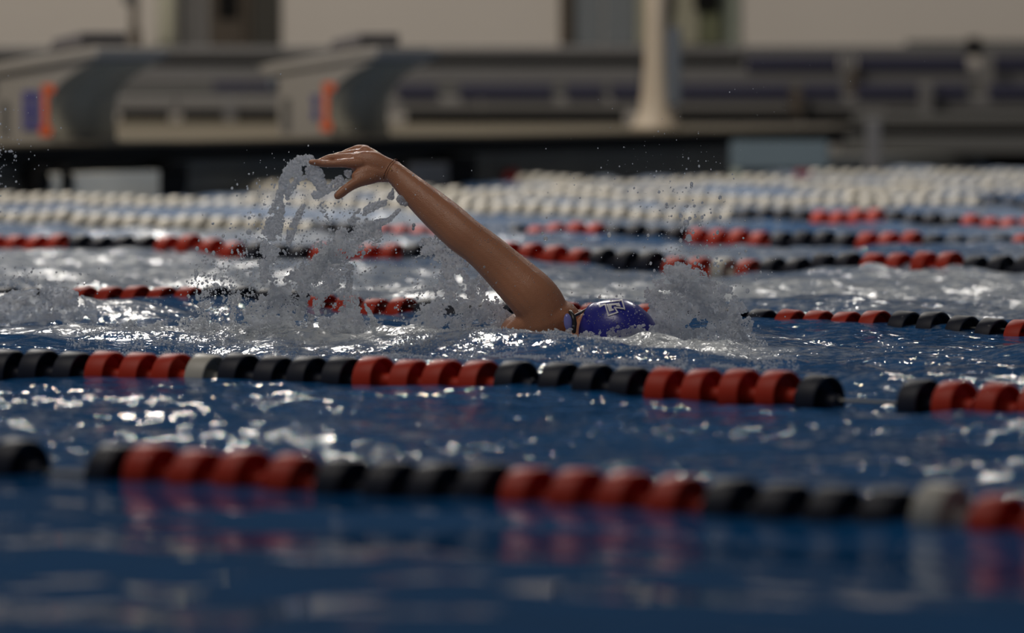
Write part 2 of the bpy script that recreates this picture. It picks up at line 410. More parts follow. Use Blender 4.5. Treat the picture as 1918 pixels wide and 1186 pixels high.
plank('riser_board', -1500, 2500, 158, 183, 37.15, .04, M['darkgrey'], t)
for a, b in ((-1500, 330), (332, 900), (902, 1480), (1482, 2100), (2102, 2500)): plank('seat_plank', a, b, 181, 212, 36.4, .3, M['alu_pale'] if a < 1400 else M['alu'], t)
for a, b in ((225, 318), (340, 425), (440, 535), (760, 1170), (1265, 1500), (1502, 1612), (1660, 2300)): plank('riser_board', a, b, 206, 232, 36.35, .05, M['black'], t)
for px, y0, y1, Y, m in ((1588, 104, 185, 37.0, 'alu'), (1598, 130, 185, 36.95, 'brown'), (1850, 100, 230, 36.9, 'alu_pale'), (1735, 155, 250, 36.2, 'alu'), (1492, 165, 215, 36.2, 'brown'), (430, 190, 226, 36.2, 'alu'), (1825, 70, 106, 37.9, 'black')):
    wv = 12 if m != 'brown' else 9
    plank('support_post', px - wv, px + wv, y0, y1, Y, .06, M[m], t)
# lower bench at the right, past the end of the deck
t = empty('lower_bench', (0, 0, 0), 'low dark bench with two grey boards beyond the deck end at the right', 'bench')
t.location = (0, 0, 0)
plank('seat_plank', 1600, 2500, 212, 238, 34.6, .2, M['darkgrey'], t)
plank('seat_plank', 1575, 2500, 256, 288, 34.0, .2, M['alu'], t).data.materials[0] = M['darkgrey']
plank('back_board', 1560, 2500, 236, 258, 34.9, .05, M['black'], t)
plank('kick_board', 1560, 2500, 288, 322, 34.3, .05, M['black'], t)

# ------------------------------------------------------------------ back wall, door, window
BW = 39.2
bm = bmesh.new(); box(bm, (0, BW + .15, .45), (40, .3, 2.9)); o = obj('wall_back', bm, M['plaster']); o['kind'] = 'structure'
bm = bmesh.new(); box(bm, (0, BW + .20, 5.9), (40, .3, 8.0)); o = obj('wall_dark_added', bm, M['upper']); o['kind'] = 'structure'  # unseen dark wall, added so the water reflects less brightness
bm = bmesh.new(); box(bm, (0, 37.5, -.05), (40, 8, .1)); o = obj('floor_behind', bm, M['darkgrey']); o['kind'] = 'structure'
def wallpanel(name, x0, x1, y0, y1, m, parent=None, Y=BW, d=.04, top=None):
    a = at(x0, y0, Y); b = at(x1, y1, Y); zt_ = top if top else a.z
    bm = bmesh.new(); box(bm, ((a.x + b.x) / 2, Y - d / 2, (zt_ + b.z) / 2), (b.x - a.x, d, zt_ - b.z)); bevel(bm, .006)
    return obj(name, bm, m, parent)
# door at the left
r = empty('door_1', (0, 0, 0), None, None); r['kind'] = 'structure'
wallpanel('door_leaf', 472, 526, 0, 90, M['door'], r, top=2.0)
wallpanel('door_jamb', 458, 472, 0, 90, M['brown'], r, d=.07, top=2.05)
# things hanging or standing in front of the wall, left
t = empty('brown_banner', (0, 0, 0), 'brown hanging cloth with a black patch left of the dark door', 'banner')
wallpanel('cloth', 392, 457, 0, 88, M['brown'], t, BW - .10, .03, 1.9)
wallpanel('black_patch', 408, 446, 0, 34, M['black'], t, BW - .14, .02, 1.9)
t = empty('grey_curtain', (0, 0, 0), 'pale blue grey curtain hanging beside the brown cloth', 'curtain')
for k in range(4): wallpanel('fold', 334 + k * 15, 348 + k * 15, 0, 92, M['alu'] if k % 2 == 0 else M['alu_pale'], t, BW - .10 - .02 * (k % 2), .03, 1.9)
t = empty('cream_column', (0, 0, 0), 'cream column rising behind the left starting block', 'column')
a = at(312, 88, BW - .4); obj('shaft', lathe([(a.z, .08), (a.z + .05, .062), (2.2, .062)], 20), M['cream'], t, True).location = (a.x, BW - .4, 0)
t = empty('brown_lamp_post', (0, 0, 0), 'brown upright post behind the left starting block', 'post')
a = at(252, 60, BW - 1.2); obj('shaft', lathe([(a.z - .3, .045), (a.z, .045), (a.z + .02, .03), (1.2, .03)], 16), M['brown'], t, True).location = (a.x, BW - 1.2, 0)
bm = bmesh.new(); h_ = at(245, -8, BW - 1.2); box(bm, (h_.x, BW - 1.2, h_.z), (.10, .10, .12)); bevel(bm, .015, 2); obj('head', bm, M['darkgrey'], t)
# window with curtains
r = empty('window_1', (0, 0, 0), None, None); r['kind'] = 'structure'
wallpanel('frame_post', 1048, 1072, 0, 84, M['brown'], r, d=.10, top=1.9)
wallpanel('frame_post', 1374, 1382, 0, 90, M['palegreen'], r, d=.08, top=1.9)
wallpanel('sill', 1044, 1386, 86, 94, M['alu_pale'], r, d=.14)
wallpanel('pane', 1073, 1128, 0, 85, M['glass'], r, d=.02, top=1.9)
wallpanel('pane', 1131, 1190, 0, 85, M['glass'], r, d=.025, top=1.9)
wallpanel('pane', 1192, 1374, 0, 85, M['palegreen'], r, d=.02, top=1.9)
t = empty('window_curtain', (0, 0, 0), 'cream and olive curtain drawn across the right half of the window', 'curtain')
for k, (a, b, m) in enumerate(((1194, 1222, 'cream'), (1222, 1246, 'palegreen'), (1262, 1290, 'cream'), (1288, 1308, 'cream'), (1306, 1340, 'green'), (1338, 1350, 'green'))):
    wallpanel('fold', a, b, 0, 84, M[m], t, BW - .12 - .02 * (k % 2), .03, 1.9)
t = empty('dark_valance', (0, 0, 0), 'dark cloth at the top right of the window', 'cloth')
wallpanel('drop', 1300, 1345, 0, 18, M['black'], t, BW - .2, .03, 1.6); wallpanel('drop', 1232, 1258, 0, 16, M['brown'], t, BW - .2, .03, 1.6)

# ------------------------------------------------------------------ lane lines
ROWS = {  # three image points of the water line of each rope
 'E': ((0, 884), (960, 939), (1890, 999)), 'D': ((0, 703), (960, 728), (1900, 771)), 'C': ((0, 553), (960, 584), (1900, 621)),
 'B': ((0, 470), (960, 493), (1900, 517)), 'A': ((0, 419), (960, 444), (1900, 467)), 'Z': ((0, 383), (960, 405), (1900, 427)),
 'Y': ((405, 361), (960, 374), (1900, 393)), 'X': ((945, 347), (1400, 356), (1900, 366)), 'W': ((1490, 334), (1700, 337), (1900, 341))}
def row_curve(key):
    (x0, y0), (x1, y1), (x2, y2) = ROWS[key]
    A_ = np.array([[x * x, x, 1] for x, _ in ROWS[key]], float); k = np.linalg.solve(A_, np.array([y0, y1, y2], float))
    lo = {'Y': 405, 'X': 945, 'W': 1490}.get(key, -1700); xs = np.arange(lo, 4200 if key in 'ED' else 2900, 6.0)
    def y(x):
        f = lambda q: k[0] * q * q + k[1] * q + k[2]; dfx = lambda q: 2 * k[0] * q + k[1]
        return f(x0) + dfx(x0) * (x - x0) if x < x0 else f(x2) + dfx(x2) * (x - x2) if x > x2 else f(x)
    out = [(x, on(x, y(x))) for x in xs]
    return [q for q in out if key in 'YXW' or q[1].dot(D) > WALLU + .05]      # the ropes end at the pool wall
RF = .0545
def float_mesh(color):
    prof = [(-.047, .008), (-.047, .016), (-.026, .022), (-.0235, .046), (-.0255, .051), (-.023, RF), (.019, RF), (.0225, .0525), (.0225, .0485),
            (.004, .044), (-.006, .024), (.012, .021), (.046, .016), (.046, .008)]
    bm = lathe(prof, 32, 'x'); me = bpy.data.meshes.new('float_disc_' + color); bmesh.ops.recalc_face_normals(bm, faces=bm.faces[:])
    bm.to_mesh(me); bm.free(); me.materials.append(M[color])
    for p in me.polygons: p.use_smooth = False
    me.polygons.foreach_set('use_smooth', [True] * len(me.polygons))
    me.set_sharp_from_angle(angle=math.radians(32))
    return me
FM = {c: float_mesh(c) for c in ('red', 'navy', 'white', 'maroon')}
def seq(pairs): return pairs
E_starts = [(-195, 'navy'), (-105, 'navy'), (-18, 'navy'), (162, 'navy'), (232, 'red'), (318, 'red'), (405, 'red'), (495, 'red'), (590, 'navy'), (680, 'navy'), (767, 'navy'), (855, 'navy'),
            (937, 'red'), (1028, 'red'), (1120, 'red'), (1216, 'red'), (1316, 'navy'), (1412, 'navy'), (1508, 'navy'), (1606, 'navy'), (1702, 'white'), (1812, 'red'), (1912, 'red'), (2014, 'red'), (2117, 'red'), (2222, 'navy'), (2330, 'navy')]
D_starts = [(-92, 'navy'), (-28, 'navy'), (35, 'navy'), (98, 'navy'), (158, 'red'), (222, 'red'), (285, 'red'), (345, 'white'), (408, 'navy'), (473, 'navy'), (537, 'navy'), (600, 'navy'), (660, 'red'), (727, 'red'), (790, 'red'), (858, 'red'),
            (925, 'navy'), (1007, 'navy'), (1070, 'navy'), (1138, 'navy'), (1205, 'red'), (1275, 'red'), (1344, 'red'), (1415, 'red'), (1490, 'navy'), (1680, 'navy'), (1745, 'red'), (1825, 'red'), (1903, 'red'), (1982, 'red'), (2062, 'navy'), (2142, 'navy')]
def more(st):                                            # carry the pattern on past both edges of the view
    out = list(st); a = st[0][0]; b = st[-1][0]; la = st[1][0] - a; lb = b - st[-2][0]; pat = ['red'] * 4 + ['navy'] * 4
    for i in range(16):
        a -= la; b += lb; la *= .985; lb *= 1.015; out.insert(0, (a, pat[i % 8])); out.append((b, pat[i % 8]))
    return out
E_starts = more(E_starts); D_starts = more(D_starts)
BOUND = {  # colour runs by the pixel where each begins
 'C': [(-1800, 'navy'), (-900, 'red'), (-700, 'navy'), (-480, 'red'), (-270, 'navy'), (-60, 'red'), (-20, 'navy'), (156, 'red'), (372, 'navy'), (588, 'red'), (800, 'navy'), (1018, 'red'), (1235, 'navy'), (1458, 'red'), (1672, 'navy'), (1893, 'red'), (2120, 'navy')],
 'B': [(-1800, 'navy'), (-30, 'red'), (130, 'navy'), (288, 'red'), (445, 'navy'), (600, 'red'), (768, 'navy'), (930, 'red'), (1093, 'navy'), (1250, 'red'), (1352, 'white'), (1395, 'red'), (1438, 'navy'), (1615, 'red'), (1800, 'navy'), (2000, 'red'), (2190, 'navy')],
 'A': [(-1800, 'white'), (592, 'navy'), (722, 'red'), (862, 'navy'), (1005, 'red'), (1145, 'navy'), (1298, 'red'), (1440, 'navy'), (1598, 'red'), (1755, 'navy'), (1920, 'red'), (2080, 'navy')],
 'Z': [(-1800, 'white'), (1398, 'navy'), (1525, 'red'), (1655, 'navy'), (1800, 'red'), (1935, 'navy'), (2070, 'red'), (2200, 'navy')],
 'Y': [(-1800, 'white'), (1865, 'navy'), (1995, 'red'), (2120, 'navy')], 'X': [(-1800, 'white'), (2300, 'navy')], 'W': [(-1800, 'white')]}
LBL = {'E': 'nearest lane line of red and navy float discs, blurred, with one white disc at right',
 'D': 'sharp lane line of red and navy float discs just in front of the swimmer', 'C': 'half swamped lane line just behind the swimmer and her blue cap',
 'B': 'second red and navy lane line behind the swimmer, crossing behind her upper arm', 'A': 'third lane line behind the swimmer, white at left and red and navy at right',
 'Z': 'lane line mostly of white floats, turning navy and red near the right edge', 'Y': 'white lane line starting with a red end float left of the raised hand',
 'X': 'white lane line starting with a red end float right of the forearm', 'W': 'farthest short white lane line at the right below the dark ledge'}
def place_float(par, p, tan, col, dz=0, seed=0, extra=0.):
    rr = random.Random(seed)
    o = bpy.data.objects.new('float_disc', FM[col]); C.objects.link(o); o.parent = par
    o.location = (p.x, p.y, p.z + dz)
    o.rotation_euler = (rr.random() * 6, rr.uniform(-.06, .06) + extra, -math.radians(39) * .75 + math.atan2(tan.y, tan.x) * .25 + rr.uniform(-.05, .05))
    return o
for key in ROWS:
    cv = row_curve(key); par = empty('lane_line', (0, 0, 0), LBL[key], 'lane line', 'pool lane lines')
    xs_ = [c[0] for c in cv]
    def interp(px):
        i = min(max(int((px - xs_[0]) / 6.0), 0), len(cv) - 2); a = (px - xs_[i]) / 6.0
        return cv[i][1].lerp(cv[i + 1][1], a), (cv[i + 1][1] - cv[i][1]).normalized()
    pts = [c[1] for c in cv]
    cr = bmesh.new(); prev = None
    for p in pts[::3]:
        tn = (pts[-1] - pts[0]).normalized(); sd = Vector((-tn.y, tn.x, 0))
        ring = [cr.verts.new(p + sd * math.cos(a) * .004 + Vector((0, 0, 1)) * (math.sin(a) * .004 + .004)) for a in (0, PI / 3, 2 * PI / 3, PI, 4 * PI / 3, 5 * PI / 3)]
        if prev:
            for k in range(6): cr.faces.new((prev[k], prev[(k + 1) % 6], ring[(k + 1) % 6], ring[k]))
        prev = ring
    obj('cable', cr, M['rope'], par)
    if key in 'ED':
        for i, (sx, col) in enumerate(E_starts if key == 'E' else D_starts):
            p, tn = interp(sx); s = F / p.y
            cx = sx + (.045 * math.cos(TH) + 2 * RF * math.sin(TH)) / 2 * s
            p, tn = interp(cx)
            dz = (.012 if col == 'white' and key == 'E' else .002) + random.uniform(-.003, .003)
            place_float(par, p, tn, col, dz, i)
    else:
        acc = 0.; nxt = .05; i = 0; B_ = BOUND[key]
        for (xa, pa_), (xb, pb_) in zip(cv, cv[1:]):
            L_ = (pb_ - pa_).length
            while nxt <= acc + L_:
                a = (nxt - acc) / L_; p = pa_.lerp(pb_, a); px = xa + (xb - xa) * a
                col = [c for b, c in B_ if b <= px + 4][-1]
                if key in 'YXW' and i == 0: col = 'maroon'
                wv = float(water_h(np.array([p.x]), np.array([p.y]))[0])
                dz = wv * .55 + random.uniform(-.006, .004) - (.020 if key == 'C' else 0)
                if key in 'YXW' and i == 0: dz = .03
                place_float(par, p, (pb_ - pa_).normalized(), col, dz, i * 7 + ord(key)); i += 1; nxt += .0945
            acc += L_

# ------------------------------------------------------------------ the swimmer
SY = 13.75                                                # depth of the shoulder
def ring_tube(bm, pts, rad, seg=14, flat=None):
    """tapered closed tube; rad = radius or (side, depthwise) pair per point; flat = vector of the second axis"""
    pts = [Vector(p) for p in pts]; rings = []
    for i, p in enumerate(pts):
        tn = (pts[min(i + 1, len(pts) - 1)] - pts[max(i - 1, 0)]).normalized()
        ref = flat if flat is not None else Vector((0, 1, 0))
        a2 = (ref - tn * ref.dot(tn)).normalized(); a1 = tn.cross(a2).normalized()
        r = rad[i]; r1, r2 = (r, r) if not isinstance(r, tuple) else r
        rings.append((p, tn, a1, a2, r1, r2))
    vs = []
    def add(p, a1, a2, r1, r2): return [bm.verts.new(p + a1 * r1 * math.cos(2 * PI * k / seg) + a2 * r2 * math.sin(2 * PI * k / seg)) for k in range(seg)]
    seqr = []
    p, tn, a1, a2, r1, r2 = rings[0]; m_ = min(r1, r2)
    for q in (80, 50, 25): c_, s_ = math.cos(math.radians(q)), math.sin(math.radians(q)); seqr.append(add(p - tn * m_ * s_, a1, a2, r1 * c_, r2 * c_))
    for p, tn, a1, a2, r1, r2 in rings: seqr.append(add(p, a1, a2, r1, r2))
    m_ = min(r1, r2)
    for q in (25, 50, 80): c_, s_ = math.cos(math.radians(q)), math.sin(math.radians(q)); seqr.append(add(p + tn * m_ * s_, a1, a2, r1 * c_, r2 * c_))
    for A, B in zip(seqr, seqr[1:]):
        for k in range(seg): bm.faces.new((A[k], A[(k + 1) % seg], B[(k + 1) % seg], B[k]))
    bm.faces.new(seqr[0][::-1]); bm.faces.new(seqr[-1])
def ell(bm, c, r, rot=None, sub=3):
    g = bmesh.ops.create_icosphere(bm, subdivisions=sub, radius=1)
    for v in g['verts']:
        q = Vector((v.co.x * r[0], v.co.y * r[1], v.co.z * r[2]))
        if rot: q = rot @ q
        v.co = q + Vector(c)
def spl(ctrl, n):                                         # Catmull-Rom through tuples
    out = []; P_ = [ctrl[0]] + list(ctrl) + [ctrl[-1]]
    for i in range(1, len(P_) - 2):
        for k in range(n):
            t_ = k / n; a, b, c, d = (np.array(P_[i + j], float) for j in (-1, 0, 1, 2))
            out.append(.5 * ((2 * b) + (c - a) * t_ + (2 * a - 5 * b + 4 * c - d) * t_ * t_ + (3 * b - a - 3 * c + d) * t_ ** 3))
    out.append(np.array(ctrl[-1], float)); return out
def pxm(Y): return Y / F                                  # metres per photo pixel
body = bmesh.new()
def limb(ctrl, depth_scale=1., n=5, seg=18):             # ctrl: (px, py, Y offset, radius px)
    s = spl(ctrl, n); pts = [at(q[0], q[1], SY + q[2]) for q in s]
    ring_tube(body, pts, [(q[3] * pxm(SY), q[3] * pxm(SY) * depth_scale) for q in s], seg)
# the raised arm: shoulder - elbow - wrist
limb([(1022, 608, .00, 48), (1013, 577, .0, 48), (997, 555, .0, 47.5), (974, 532, .01, 45), (951, 510, .02, 42), (921, 482, .03, 38.5), (895, 460, .04, 36.5), (869, 441, .05, 36.5), (841, 416, .07, 36), (809, 388, .09, 33), (779, 361, .11, 28.5), (755, 338, .13, 23.5), (738, 323, .14, 21)], .9)
limb([(890, 445, .04, 22), (878, 430, .055, 22), (862, 416, .07, 21)], 1)         # forearm muscle just past the elbow
HY = .145
# palm and back of the hand
limb([(742, 322, HY, 20), (722, 316, HY, 22), (700, 309, HY + .005, 25), (682, 306, HY + .01, 24), (668, 305, HY + .01, 20)], .62)
limb([(735, 318, HY, 18), (712, 307, HY + .01, 18), (694, 292, HY + .025, 15), (682, 282, HY + .035, 11)], .8)
limb([(728, 325, HY, 17), (705, 325, HY, 17), (684, 326, HY - .005, 15), (667, 330, HY - .01, 10)], .9)   # thumb ball
limb([(672, 300, HY + .02, 18), (662, 303, HY + .015, 14)], .7)
# thumb
limb([(700, 330, HY - .005, 14), (680, 336, HY - .012, 13), (664, 344, HY - .02, 10.3), (650, 353, HY - .025, 9.2), (640, 361, HY - .028, 9.0), (632, 367, HY - .03, 7.6)], .95)
# index, middle, ring, little finger
limb([(676, 306, HY + .0, 11.5), (660, 306, HY - .002, 10.4), (645, 305.5, HY - .003, 9.0), (628, 306.5, HY - .003, 8.0), (612, 307, HY - .002, 7.3), (600, 306, HY, 7.0), (590, 304.5, HY, 6.6), (583, 303.8, HY, 5.6)], 1)
limb([(676, 297, HY + .02, 11), (660, 296, HY + .02, 10), (640, 295.5, HY + .019, 8.2), (620, 296, HY + .018, 8.0), (607, 300, HY + .018, 7), (596, 304, HY + .018, 6), (590, 307, HY + .018, 4.8)], 1)
limb([(680, 288, HY + .036, 10), (664, 288, HY + .038, 9), (646, 290, HY + .040, 7.6), (630, 293, HY + .040, 7.4), (615, 300, HY + .040, 6.4), (606, 306, HY + .038, 5)], 1)
limb([(686, 281, HY + .048, 9.5), (672, 279, HY + .054, 8.4), (658, 282, HY + .058, 6.6), (645, 287, HY + .058, 6.2), (634, 294, HY + .056, 5.5), (628, 299, HY + .055, 4.4)], 1)
ell(body, at(683, 279.5, SY + HY + .045), (.010, .010, .008)); ell(body, at(618, 296, SY + HY + .018), (.0085, .009, .0085))
# shoulder, chest, back, hips and legs running back along the lane just under the water
def BP(u, v, z): return Vector((SHc.x, SHc.y, 0)) + D * u + W * v + Vector((0, 0, z))
SHc = at(1022, 612, SY)
ell(body, BP(.0, .02, .055), (.075, .07, .055)); ell(body, BP(-.04, .05, .02), (.11, .10, .065))
limb([(1010, 600, .0, 34), (985, 612, .0, 27), (962, 628, .01, 22), (940, 646, .02, 20)], 1)
ring_tube(body, [BP(.03, .17, -.045), BP(-.12, .17, -.055), BP(-.28, .17, -.085), BP(-.42, .17, -.12), BP(-.55, .17, -.14), BP(-.66, .17, -.15)],
          [(.085, .15), (.105, .175), (.095, .155), (.085, .135), (.098, .165), (.085, .15)], 20, W)
ring_tube(body, [BP(.0, .05, .02), BP(.0, .17, .0), BP(.0, .31, -.05)], [.062, .075, .06], 16, D)
for sgn, zz in ((-1, -.16), (1, -.22)):
    ring_tube(body, [BP(-.62, .17 + .09 * sgn, -.16), BP(-.85, .17 + .09 * sgn, zz - .02), BP(-1.05, .17 + .08 * sgn, zz - .04), BP(-1.25, .17 + .08 * sgn, zz - .03), BP(-1.45, .17 + .08 * sgn, zz), BP(-1.56, .17 + .08 * sgn, zz - .01), BP(-1.66, .17 + .08 * sgn, zz - .04)],
              [.085, .072, .054, .055, .036, .034, (.02, .042)], 16, W)
# the other arm reaching forward under the water, with its hand
fa = [BP(.0, .33, -.06), BP(.18, .33, -.14), BP(.33, .32, -.20), BP(.46, .31, -.22), BP(.56, .30, -.23)]
ring_tube(body, fa, [.05, .043, .038, .032, .023], 14, W)
ring_tube(body, [BP(.55, .30, -.23), BP(.60, .30, -.235), BP(.645, .30, -.24)], [(.013, .024), (.014, .036), (.012, .036)], 14, W)
for k, (dv, ln) in enumerate(((-.028, .065), (-.010, .078), (.010, .074), (.028, .058))):
    ring_tube(body, [BP(.64, .30 + dv, -.24), BP(.64 + ln * .5, .30 + dv * 1.15, -.245), BP(.64 + ln, .30 + dv * 1.2, -.26)], [.0085, .0078, .006], 10, W)
ring_tube(body, [BP(.575, .275, -.235), BP(.605, .245, -.245), BP(.64, .232, -.252)], [.011, .0095, .007], 10, W)
# neck and head: crown points along the lane, the face turned to the camera and half under water
HC = at(1143, 627, SY - .055)
HR = Matrix.Rotation(math.atan2(D.y, D.x), 3, 'Z')
ell(body, HC + D * .01, (.104, .076, .082), HR); ell(body, HC - D * .055 + Vector((0, -.012, -.018)), (.065, .066, .062), HR)
ring_tube(body, [HC - D * .03, HC - D * .10 + W * .02 + Vector((0, 0, -.02)), BP(.02, .15, -.02)], [.056, .054, .07], 16, W)
fdir = (-W * .85 + Vector((0, 0, -.5))).normalized()
nb = HC - D * .06 + fdir * .078
ring_tube(body, [nb + D * .035, nb - D * .0 + fdir * .012, nb - D * .018 + fdir * .016], [.008, .011, .013], 10, W)      # nose
ring_tube(body, [nb - D * .042 + Vector((0, -.016, .014)), nb - D * .044 + fdir * .005, nb - D * .042 + Vector((0, .01, -.02))], [.005, .008, .005], 10, W)   # lips
ell(body, HC - D * .115 + fdir * .052, (.022, .022, .018))                                                              # chin
ell(body, HC - D * .02 + Vector((0, -.02, .068)), (.022, .007, .014), HR, 2)                                           # ear
me = bpy.data.meshes.new('body_src'); bmesh.ops.recalc_face_normals(body, faces=body.faces[:]); body.to_mesh(me); body.free()
tmp = bpy.data.objects.new('body_src', me); C.objects.link(tmp)
rm = tmp.modifiers.new('r', 'REMESH'); rm.mode = 'VOXEL'; rm.voxel_size = .0029
sm = tmp.modifiers.new('s', 'SMOOTH'); sm.factor = .5; sm.iterations = 7
dg = bpy.context.evaluated_depsgraph_get(); dg.update()
bme = bpy.data.meshes.new_from_object(tmp.evaluated_get(dg)); bpy.data.objects.remove(tmp); bme.name = 'body'
print('BODY', len(bme.polygons))
sw = empty('swimmer', (0, 0, 0), 'person swimming front crawl in a blue cap with one arm raised out of the water', 'person')
bme.materials.clear(); bo = link('body', bme, M['skin'], sw, True)

# swimming cap: shell over the crown, cut off in front of the ear
CA, CB_, CH = .112, .084, .0865
CC = at(1153, 627, SY - .06)
def cap_pt(a, b, off=0.):                                 # a around the long axis, b from crown (0) back
    v = Vector((math.cos(b) * (CA + off), math.sin(b) * math.cos(a) * (CB_ + off), math.sin(b) * math.sin(a) * (CH + off)))
    if v.x > 0: v.z -= .10 * v.x * max(0, v.x / CA)
    wr = .0012 * math.sin(a * 7 + b * 3) * math.sin(b) ** 2
    return CC + HR @ (v * (1 + wr * 8))
bm = bmesh.new(); NA, NB = 72, 40; bmax = math.radians(119); G = []
for off in (0., -.003):
    g = []
    for j in range(NB + 1):
        b = bmax * j / NB
        lip = .0025 * max(0, 1 - abs(j - NB) / 1.5) if off == 0. else 0
        g.append([bm.verts.new(cap_pt(2 * PI * i / NA, max(b, .004), off + lip)) for i in range(NA)])
    G.append(g)
    for j in range(NB):
        for i in range(NA): bm.faces.new((g[j][i], g[j][(i + 1) % NA], g[j + 1][(i + 1) % NA], g[j + 1][i]))
for i in range(NA): bm.faces.new((G[0][NB][i], G[0][NB][(i + 1) % NA], G[1][NB][(i + 1) % NA], G[1][NB][i]))
bm.faces.new(G[0][0])
cap = obj('swim_cap', bm, M['cap'], sw, True); cap['label'] = 'blue silicone cap'
# emblem printed on the cap: an outlined block letter, thrown on the cap surface along the view
RI = HR.inverted()
def on_cap(px, py, off):
    d = RI @ Vector(ray(px, py)); o_ = RI @ (Vector((0, 0, H)) - CC)
    s = Vector((1 / (CA + off), 1 / (CB_ + off), 1 / (CH + off)))
    d_ = Vector((d.x * s.x, d.y * s.y, d.z * s.z)); q = Vector((o_.x * s.x, o_.y * s.y, o_.z * s.z))
    A_, B_, C_ = d_.dot(d_), 2 * d_.dot(q), q.dot(q) - 1; disc = B_ * B_ - 4 * A_ * C_
    t_ = (-B_ - math.sqrt(disc)) / (2 * A_) if disc > 0 else -B_ / (2 * A_)
    return Vector((0, 0, H)) + Vector(ray(px, py)) * t_
ZS = 9.59
def zp(p): return (1050 + p[0] / ZS, 540 + p[1] / ZS)
def strip(bm, line, wpx, off=.0016, closed=True):
    pts = [zp(p) for p in line]; n = len(pts); segs = []
    for i in range(n if closed else n - 1):
        a, b = pts[i], pts[(i + 1) % n]; L_ = math.dist(a, b); k = max(1, int(L_ / 2.0))
        for j in range(k): segs.append(((a[0] + (b[0] - a[0]) * j / k, a[1] + (b[1] - a[1]) * j / k), (a[0] + (b[0] - a[0]) * (j + 1) / k, a[1] + (b[1] - a[1]) * (j + 1) / k)))
    for a, b in segs:
        dx, dy = b[0] - a[0], b[1] - a[1]; L_ = math.hypot(dx, dy) or 1; nx_, ny_ = -dy / L_ * wpx / 2, dx / L_ * wpx / 2; ex, ey = dx / L_ * wpx * .3, dy / L_ * wpx * .3
        q = [(a[0] + nx_ - ex, a[1] + ny_ - ey), (b[0] + nx_ + ex, b[1] + ny_ + ey), (b[0] - nx_ + ex, b[1] - ny_ + ey), (a[0] - nx_ - ex, a[1] - ny_ - ey)]
        bm.faces.new([bm.verts.new(on_cap(x, y, off)) for x, y in q])
bm = bmesh.new()
outer = [(690, 262), (708, 330), (775, 292), (800, 288), (858, 488), (1026, 432), (968, 345), (1050, 352), (1148, 366), (1100, 205), (1060, 212), (880, 232)]
strip(bm, outer, 2.6)
emb = obj('cap_emblem', bm, M['print'], sw); emb['label'] = 'white outlined block letter printed on the cap'
bm = bmesh.new()
def fill(bm, quads, off=.0014):
    for q in quads:
        q = [zp(p) for p in q]
        N_ = 6
        for i in range(N_):
            for j in range(N_):
                def bl(s, t_):
                    x = (q[0][0] * (1 - s) + q[1][0] * s) * (1 - t_) + (q[3][0] * (1 - s) + q[2][0] * s) * t_
                    y = (q[0][1] * (1 - s) + q[1][1] * s) * (1 - t_) + (q[3][1] * (1 - s) + q[2][1] * s) * t_
                    return bm.verts.new(on_cap(x, y, off))
                bm.faces.new((bl(i / N_, j / N_), bl((i + 1) / N_, j / N_), bl((i + 1) / N_, (j + 1) / N_), bl(i / N_, (j + 1) / N_)))
fill(bm, [((822, 280), (1052, 262), (1062, 292), (832, 318)), ((832, 312), (912, 302), (925, 400), (872, 418)), ((868, 372), (950, 366), (958, 396), (876, 420)), ((985, 285), (1060, 278), (1082, 332), (1000, 315))])
o = obj('cap_letter', bm, M['print'], emb)
# goggles: lilac lens, dark gasket, strap
g = empty('goggles', (0, 0, 0), None, None); del_ = [k for k in list(g.keys())]
g.parent = sw
LC = at(1064, 604, SY - .125)
bm = bmesh.new(); ell(bm, (0, 0, 0), (.0105, .010, .0215), None, 3); o = obj('lens', bm, M['lens'], g, True); o.location = LC; o.rotation_euler = (0, -.12, 0)
bm = bmesh.new(); ring_tube(bm, [at(1068, 584, SY - .10), at(1074, 594, SY - .122), at(1076, 606, SY - .127), at(1075, 622, SY - .12)], [(.005, .004), (.0062, .005), (.006, .005), (.005, .004)], 12)
o = obj('gasket', bm, M['strap'], g, True)
bm = bmesh.new(); ring_tube(bm, [at(1074, 593, SY - .118), at(1084, 588, SY - .09), at(1098, 580, SY - .05), at(1105, 574, SY + .02)], [(.0035, .0018)] * 4, 8); obj('strap', bm, M['strap'], g, True)
bm = bmesh.new(); box(bm, at(1074, 611, SY - .133), (.006, .004, .005)); bevel(bm, .001); obj('strap_clip', bm, M['alu'], g)
# bracelet
BC = at(731.5, 319, SY + HY); br = bmesh.new()
axis = (at(712, 312, SY + HY + .0) - at(752, 334, SY + HY - .02)).normalized()
e1 = Vector((0, 1, 0)); e1 = (e1 - axis * e1.dot(axis)).normalized(); e2 = axis.cross(e1)
cv_ = [BC + e1 * math.cos(2 * PI * k / 40) * .0285 + e2 * math.sin(2 * PI * k / 40) * .0305 for k in range(41)]
for i in range(40):
    pass
pr = None; first = None
for i in range(40):
    c_ = cv_[i]; out = (c_ - BC).normalized(); rg = [br.verts.new(c_ + out * .0011 * math.cos(a) + axis * .0011 * math.sin(a)) for a in (0, PI / 3, 2 * PI / 3, PI, 4 * PI / 3, 5 * PI / 3)]
    if pr:
        for k in range(6): br.faces.new((pr[k], pr[(k + 1) % 6], rg[(k + 1) % 6], rg[k]))
    else: first = rg
    pr = rg
for k in range(6): br.faces.new((pr[k], pr[(k + 1) % 6], first[(k + 1) % 6], first[k]))
bo2 = obj('bracelet', br, M['cord'], sw, True); bo2['label'] = 'thin brown cord bracelet'
bm = bmesh.new(); ell(bm, at(732, 316, SY + HY - .0305), (.0018, .0018, .0020), None, 2); o = obj('bead', bm, M['gold'], bo2, True); o['label'] = 'tiny gold bead'

